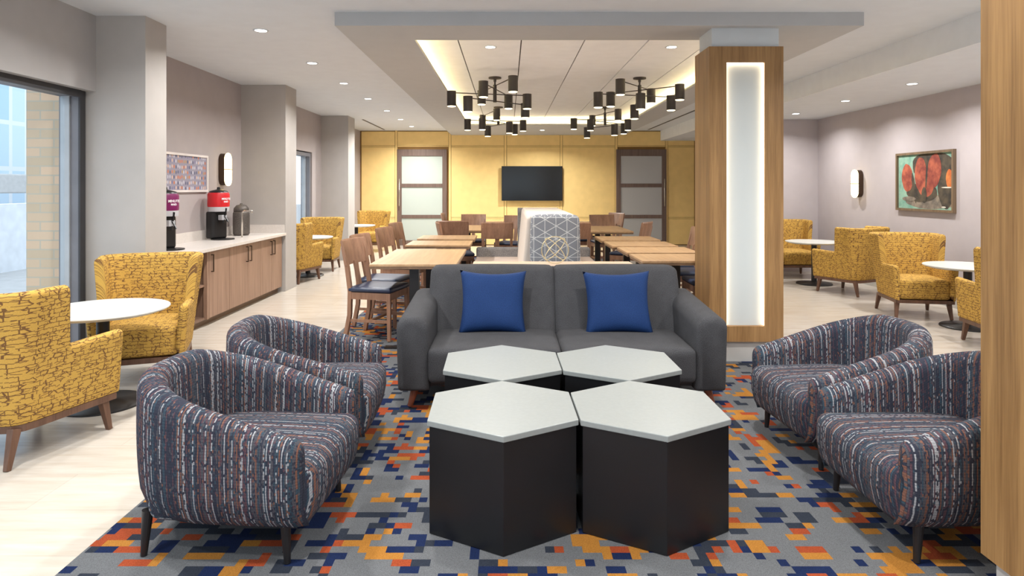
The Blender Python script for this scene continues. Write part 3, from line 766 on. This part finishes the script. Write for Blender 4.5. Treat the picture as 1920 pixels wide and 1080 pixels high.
DC = [
 (-1.21, 6.07, -14, 'wooden dining chair with navy seat closest to the sofa arm, window side'),
 (-1.27, 6.64, -12, 'wooden dining chair with navy seat second from the sofa at the long window side table'),
 (-1.24, 7.75, -14, 'wooden dining chair with navy seat at the second window side table'),
 (-1.28, 8.80, -12, 'wooden dining chair with navy seat at the last small window side table'),
 (-.71, 9.17, 10, 'wooden dining chair turned sideways past the last small window side table'),
 (-.79, 9.68, 89, 'wooden dining chair with its back to us at the long table near the lit door'),
 (-.62, 11.42, -90, 'wooden dining chair facing us behind the long table near the lit door'),
 (-.16, 9.26, 93, 'wooden dining chair with its back to us beside the cream bench, window side'),
 (.05, 10.9, -112, 'wooden dining chair facing us past the cream bench, catching a bright highlight'),
 (-.95, 12.2, 0, 'wooden dining chair at the small table near the yellow wall, window side'),
 (2.02, 7.86, 176, 'wooden dining chair at the third pillar side table, showing beside the lit pillar'),
 (2.02, 7.18, 178, 'wooden dining chair half hidden by the lit pillar, between second and third table'),
 (2.02, 6.48, 180, 'wooden dining chair behind the lit pillar at the second pillar side table'),
 (2.12, 5.90, 180, 'wooden dining chair directly behind the lit pillar at the first pillar side table'),
 (.93, 9.22, 90, 'wooden dining chair with its back to us beside the cream bench, pillar side'),
 (1.74, 9.25, 150, 'wooden dining chair turned sideways past the last pillar side table'),
 (1.70, 11.2, -84, 'wooden dining chair facing us behind the long table near the dim glass door'),
 (1.42, 11.7, 10, 'wooden dining chair sideways in front of the yellow wall, pillar side'),
 (1.85, 12.2, -150, 'wooden dining chair angled in front of the dim glass door'),
]
for x, y, a, lb in DC: place(dc, (x, y, .010), R(a), lb)

# ------------------------------------------------------------------ television
t = thing('television', 'black flat television mounted on the yellow panelled wall', 'television', (.586, 15.6, 1.504))
obj('bezel', bx(-.735, .735, -.02, .03, -.418, .418), 'black_metal', t, bevel=.004)
obj('screen', bx(-.722, .722, -.024, -.019, -.405, .405), 'screen', t)
obj('wall_bracket', bx(-.2, .2, .03, .10, -.15, .15), 'black_metal', t)

# ------------------------------------------------------------------ drinks counter
Y0, Y1 = 5.54, 8.68; XF = -3.05; ZC = .79
t = thing('counter_cabinet', 'wood veneer base cabinet with open shelf bay under the pale counter', 'cabinet', (0, 0, 0))
bm = B(); box(bm, -3.59, XF+.0, Y0, Y0+.02, .07, .755); box(bm, -3.59, XF, 6.52, 6.54, .07, .755); box(bm, -3.59, XF, Y1-.03, Y1, .07, .755)
box(bm, -3.59, -3.57, Y0+.02, Y1-.03, .07, .755); box(bm, -3.57, XF, Y0+.02, 6.52, .07, .09); box(bm, -3.57, XF, 6.54, Y1-.03, .07, .09); box(bm, -3.57, XF, Y0+.02, 6.52, .735, .755); box(bm, -3.57, XF-.02, 6.54, Y1-.03, .735, .755)
obj('body', bm, 'cabinet_in', t)
obj('shelf', bx(-3.57, XF-.01, Y0+.02, 6.52, .40, .42), 'cabinet', t)
obj('toe_kick', bx(-3.58, XF-.05, Y0, Y1, 0, .07), 'edge', t)
obj('side_panel', bx(XF-.02, XF+.018, 6.50, 6.535, .07, .755), 'cabinet', t)
ds = [6.54, 7.02, 7.52, 7.90, 8.28, 8.65]; hs = ['l', 'r', 'l', 'r', 'l']
for (a, b), hh in zip(zip(ds, ds[1:]), hs):
    d = obj('door', bx(XF, XF+.018, a+.003, b-.003, .075, .75), 'cabinet', t, bevel=.0015)
    y = a+.05 if hh == 'l' else b-.05
    bm = B(); box(bm, XF+.038, XF+.047, y-.005, y+.005, .54, .72); box(bm, XF+.018, XF+.038, y-.005, y+.005, .54, .55); box(bm, XF+.018, XF+.038, y-.005, y+.005, .71, .72); obj('handle', bm, 'bronze', d)
t = obj('countertop', bx(-3.6, -2.99, Y0, 8.70, .757, ZC), 'quartz', bevel=.002)
tag(t, 'pale quartz counter slab on the wood cabinets', 'countertop')
bm = B(); box(bm, -3.6, -3.58, Y0, 8.68, ZC, .90); box(bm, -3.58, -3.01, 8.68, 8.70, ZC, .90); struct('trim_4', bm, 'quartz')
def text(s, size, mat, parent, loc, rot, name='lettering', bold=.002):
    cu = bpy.data.curves.new(name, 'FONT'); cu.body = s; cu.size = size; cu.extrude = .0008; cu.offset = bold*.5; cu.align_x = 'CENTER'; cu.align_y = 'CENTER'
    o = bpy.data.objects.new('tmp', cu); C.objects.link(o); dg = bpy.context.evaluated_depsgraph_get()
    me = bpy.data.meshes.new_from_object(o.evaluated_get(dg)); bpy.data.objects.remove(o)
    me.materials.clear(); me.materials.append(M[mat]); o = link(name, me, parent); o.location = loc; o.rotation_euler = rot; return o
def dispenser(label, wrap, loc, rz):
    t = thing('juice_dispenser', label, 'drink dispenser', loc, rz, 'drink dispensers on the counter')
    # local +x is the front
    bm = B(); lathe(bm, [(.0, 0), (.13, 0), (.13, .012), (.0, .014)], 40, (.07, 0, 0)); obj('drip_tray', bm, 'black', t)
    bm = B(); prism(bm, [(-.10, -.10), (.0, -.115), (.035, -.09), (.035, .09), (0, .115), (-.10, .10)], .012, .33); obj('pedestal', bm, 'black', t, bevel=.02, seg=3)
    bm = B(); box(bm, .03, .10, -.035, .035, .23, .29); obj('spout_block', bm, 'band', t, bevel=.006)
    bm = B(); tube(bm, (.085, 0, .19), (.085, 0, .235), .016); bar(bm, (.10, 0, .27), (.125, 0, .37), .018, .014); bar(bm, (.10, 0, .285), (.155, 0, .21), .016, .012); obj('tap_lever', bm, 'black', t)
    bm = B(); lathe(bm, [(0, .33), (.115, .33), (.118, .34), (.118, .385), (0, .385)], 48); sm(obj('collar', bm, 'band', t), 50)
    bm = B(); lathe(bm, [(0, .385), (.118, .385), (.122, .40), (.122, .53), (.112, .552), (0, .552)], 48); sm(obj('tank_wrap', bm, wrap, t), 50)
    bm = B(); lathe(bm, [(0, .552), (.108, .552), (.10, .570), (.05, .585), (.02, .592), (.018, .615), (0, .62)], 40); sm(obj('lid', bm, 'black', t), 50)
    text('MINUTE', .034, 'text', t, (.1225, 0, .478), (PI/2, 0, PI/2)); text('MAID', .026, 'text', t, (.1225, 0, .445), (PI/2, 0, PI/2))
    return t
dispenser('drink dispenser with purple wrap on the counter beside the first grey column', 'purple', (-3.38, 6.36, ZC), R(-25))
dispenser('drink dispenser with red wrap in the middle of the counter', 'red', (-3.42, 7.62, ZC), R(-25))
t = thing('grey_urn', 'dark grey ribbed urn on the counter behind the steel tap', 'urn', (-3.42, 8.27, ZC))
bm = B(); pr = [(0, 0), (.085, 0), (.10, .02)]
for i in range(12): z = .03+i*.02; pr += [(.104, z), (.10, z+.01)]
pr += [(.102, .28), (.09, .31), (0, .31)]; lathe(bm, pr, 40); obj('body', bm, 'urn', t, smooth=True)
bm = B(); lathe(bm, [(0, .31), (.095, .31), (.092, .345), (.06, .385), (.02, .395), (.015, .41), (0, .412)], 40); obj('lid', bm, 'urn', t, smooth=True)
bm = B(); pts = [(0, 0, 0), (0, 0, .29)]+[(.035*(1-math.cos(a)), 0, .29+.035*math.sin(a)) for a in [PI/2*i/6 for i in range(1, 7)]]+[(.12, 0, .325), (.125, 0, .30)]
polytube(bm, pts, .010, 12); o = obj('tap', bm, 'chrome', None, smooth=True); o.location = (-3.27, 7.93, ZC); tag(o, 'tall steel gooseneck tap on the counter by the grey urn', 'tap')

# ------------------------------------------------------------------ wall pictures and sconces
t = thing('framed_print', 'white framed print of small coloured cups above the drinks counter', 'picture', (-3.6, 7.05, 1.565))
bm = B(); hw, hh = .645, .215
for a in ((-hw, hw, hh-.025, hh), (-hw, hw, -hh, -hh+.025)): box(bm, 0, .025, a[0], a[1], a[2], a[3])
for a in ((-hw, -hw+.025), (hw-.025, hw)): box(bm, 0, .025, a[0], a[1], -hh+.025, hh-.025)
obj('frame', bm, 'frame_w', t); obj('print', bx(.001, .012, -hw+.025, hw-.025, -hh+.025, hh-.025), 'cups', t)
t = thing('framed_painting', 'framed painting of coral red trees on teal, hung on the pale side wall', 'picture', (5.2, 8.02, 1.478))
bm = B(); hw, hh = .555, .373
for a in ((-hw, hw, hh-.03, hh), (-hw, hw, -hh, -hh+.03)): box(bm, -.04, 0, a[0], a[1], a[2], a[3])
for a in ((-hw, -hw+.03), (hw-.03, hw)): box(bm, -.04, 0, a[0], a[1], -hh+.03, hh-.03)
obj('frame', bm, 'frame_b', t)
# the canvas: looking at it (towards +x) image-left is +y
bm = B(); box(bm, -.015, -.001, -hw+.03, hw-.03, -hh+.03, hh-.03, 0)
lay = [0]
def blob(cy, cz, ry, rz_, mi, tilt=0, jag=.02):
    lay[0] += 1; x = -.0151-.0002*lay[0]; vs = []
    for i in range(28):
        a = 2*PI*i/28; k = 1+jag*math.sin(a*5+cy*40)+jag*.6*math.sin(a*9+cz*30); u_, v_ = ry*k*math.cos(a), rz_*k*math.sin(a)
        y = cy+u_*math.cos(tilt)-v_*math.sin(tilt); z = cz+u_*math.sin(tilt)+v_*math.cos(tilt)
        vs.append(bm.verts.new((x, max(-hw+.032, min(hw-.032, y)), max(-hh+.032, min(hh-.032, z)))))
    f = bm.faces.new(vs); f.material_index = mi; f.normal_update()
blob(-.18, .17, .42, .20, 2, .1); blob(-.1, -.25, .47, .09, 3); blob(.05, -.14, .30, .12, 2); blob(-.40, -.05, .15, .28, 2)
blob(-.03, -.06, .15, .13, 1); blob(.34, .05, .115, .18, 1, -.08); blob(.20, -.08, .03, .2, 2, -.2); blob(.07, .09, .115, .215, 1); blob(-.05, .10, .018, .2, 2, .1); blob(-.19, .13, .125, .21, 1, .12)
blob(.0, -.17, .05, .10, 2); blob(-.46, .03, .06, .11, 4); blob(-.44, -.17, .10, .08, 2); blob(-.42, -.075, .10, .008, 5, 0, 0); blob(-.36, -.31, .04, .008, 5, 0, 0); blob(.30, -.22, .14, .03, 3)
obj('canvas', bm, ['p_teal', 'p_red', 'p_dark', 'p_grey', 'p_orange', 'p_white'], t)
def sconce(label, loc, rz):
    t = thing('wall_lamp', label, 'wall lamp', loc, rz, 'oval wall lamps')
    def pill(w_, h_, n=14):
        r = w_/2; return [(r*math.cos(a), (h_/2-r)*(1 if math.sin(a) >= 0 else -1)+r*math.sin(a)) for a in [2*PI*(i+.5)/(2*n) for i in range(2*n)]]
    def pr_(pts, x0, x1):
        bm = B(); A = [bm.verts.new((x0, y, z)) for y, z in pts]; D = [bm.verts.new((x1, y, z)) for y, z in pts]
        bm.faces.new(A); bm.faces.new(D)
        for i in range(len(pts)): bm.faces.new((A[i], A[(i+1) % len(pts)], D[(i+1) % len(pts)], D[i]))
        return bm
    obj('housing', pr_(pill(.165, .40), 0, .07), 'bronze', t); obj('diffuser', pr_(pill(.172, .415), .07, .10), 'sconce', t, bevel=.01)
    obj('divider_band', bx(.074, .103, -.086, .086, -.005, .005), 'brass', t)
sconce('oval glowing wall lamp above the red drink dispenser', (-3.6, 8.10, 1.63), 0)
sconce('oval glowing wall lamp on the pale wall beside the coral tree painting', (5.2, 9.50, 1.46), PI)

# ------------------------------------------------------------------ downlights
def downlight(label, x, y, z, grp):
    t = thing('downlight', label, 'downlight', (x, y, z), 0, grp)
    bm = B(); lathe(bm, [(.052, .002), (.066, 0), (.066, -.006), (.050, -.004)], 28); bmesh.ops.delete(bm, geom=[f for f in bm.faces if len(f.verts) > 4], context='FACES'); obj('trim_ring', bm, 'ceil', t, smooth=True)
    bm = B(); lathe(bm, [(0, -.001), (.052, -.001), (.052, -.004), (0, -.004)], 28); obj('lens', bm, 'down', t)
    d = bpy.data.lights.new('downlight_beam', 'AREA'); d.shape = 'DISK'; d.size = .13; d.energy = DOWN_W*((2.2 if y > 12.5 else 1.6 if y > 9 else 1) if x < 3.7 else .85); d.color = (1, .98, .95); d.spread = R(150)
    lo = bpy.data.objects.new('downlight_beam', d); C.objects.link(lo); lo.parent = t; lo.location = (0, 0, -.012)
words = ['first', 'second', 'third', 'fourth', 'fifth', 'sixth', 'seventh', 'eighth', 'ninth', 'tenth']
for i, y in enumerate((5.69, 7.18, 8.57, 10.05, 11.62, 13.1, 14.6)):
    downlight('round ceiling downlight, %s of the window side row counted from the first grey column' % words[i], -2.18, y, H, 'ceiling downlights')
for i, y in enumerate((7.09, 8.49, 9.95)):
    downlight('round downlight in the low ceiling by the painting, %s counted from the plain pillar' % words[i], 4.45, y, 2.545, 'ceiling downlights')
downlight('round downlight in the tray panel above the chandelier, window side', -.18, 6.68, 2.86, 'ceiling downlights')
downlight('round downlight in the tray panel above the chandelier, pillar side', 1.70, 6.68, 2.86, 'ceiling downlights')
downlight('round downlight in the band before the yellow wall above the television', .77, 14.35, 2.683, 'ceiling downlights')
k = 0  # extra downlights added out of view to brighten the room
for x, y, z in ((-2.18, 4.2, H), (-2.18, 2.7, H), (-2.18, 1.0, H), (-.6, 3.6, H), (1.3, 3.6, H), (-.6, 1.6, H), (1.3, 1.6, H), (3.0, 3.6, H), (3.0, 1.6, H), (-.6, -1, H), (1.3, -1, H), (4.45, 5.6, 2.545), (4.45, 4.1, 2.545), (4.45, 2.2, 2.545)):
    downlight('round ceiling downlight added outside the picture as fill light', x, y, z, 'ceiling downlights')

# ------------------------------------------------------------------ chandeliers
def chandelier(label, x, y, rods):
    t = thing('chandelier', label, 'chandelier', (x, y, 2.86), 0, 'black chandeliers in the ceiling tray')
    bm = B(); lathe(bm, [(0, 0), (.085, 0), (.085, -.018), (.02, -.03), (.018, -.06), (0, -.06)], 32); sm(obj('canopy', bm, 'shade', t), 50)
    bm = B(); tube(bm, (0, 0, -.06), (0, 0, -.10), .012); tube(bm, (0, 0, -.10), (0, 0, -.33), .024, n=20); sm(obj('stem', bm, 'shade', t))
    for (ax, ay), (bx_, by), z in rods:
        zz = z-2.86; bm = B(); tube(bm, (ax, ay, zz-.02), (bx_, by, zz-.02), .0065, n=10); obj('rod', bm, 'shade', t, smooth=True)
        for px, py in ((ax, ay), (bx_, by)):
            s = B(); lathe(s, [(.0, zz), (.060, zz), (.060, zz-.195), (.055, zz-.195), (.055, zz-.02), (0, zz-.02)], 28, (px, py, 0))
            so = sm(obj('lamp_shade', s, 'shade', t), 50)
            g2 = B(); lathe(g2, [(0, zz-.17), (.0545, zz-.17), (.0545, zz-.198), (.045, zz-.203), (0, zz-.203)], 24, (px, py, 0)); obj('diffuser', g2, 'lamp', so)
chandelier('black chandelier with cylinder lamps, front one over the window side tables', -.17, 8.52,
 [((-.56, -.15), (.43, .12), 2.655), ((-.335, -.35), (.41, .35), 2.56), ((-.13, -.6), (.18, .55), 2.71), ((.235, -.6), (-.20, .6), 2.775)])
chandelier('black chandelier with cylinder lamps, front one beside the lit oak pillar', 1.75, 8.55,
 [((.42, -.42), (-.345, .25), 2.705), ((-.585, -.25), (.43, .05), 2.63), ((-.335, -.45), (.23, .35), 2.765), ((-.10, -.55), (.04, .55), 2.57)])
chandelier('black chandelier with cylinder lamps, rear one over the window side tables', -.17, 11.65,
 [((-.55, -.1), (.45, .1), 2.63), ((-.27, -.5), (.3, .5), 2.60), ((-.02, -.55), (-.30, .4), 2.76), ((.20, -.4), (-.2, .3), 2.55)])
chandelier('black chandelier with cylinder lamps, rear one towards the dim glass door', 1.76, 11.65,
 [((-.57, -.05), (.44, .15), 2.65), ((-.31, -.35), (.40, .35), 2.60), ((.15, -.5), (-.17, .45), 2.76), ((-.29, .3), (.12, -.3), 2.52)])
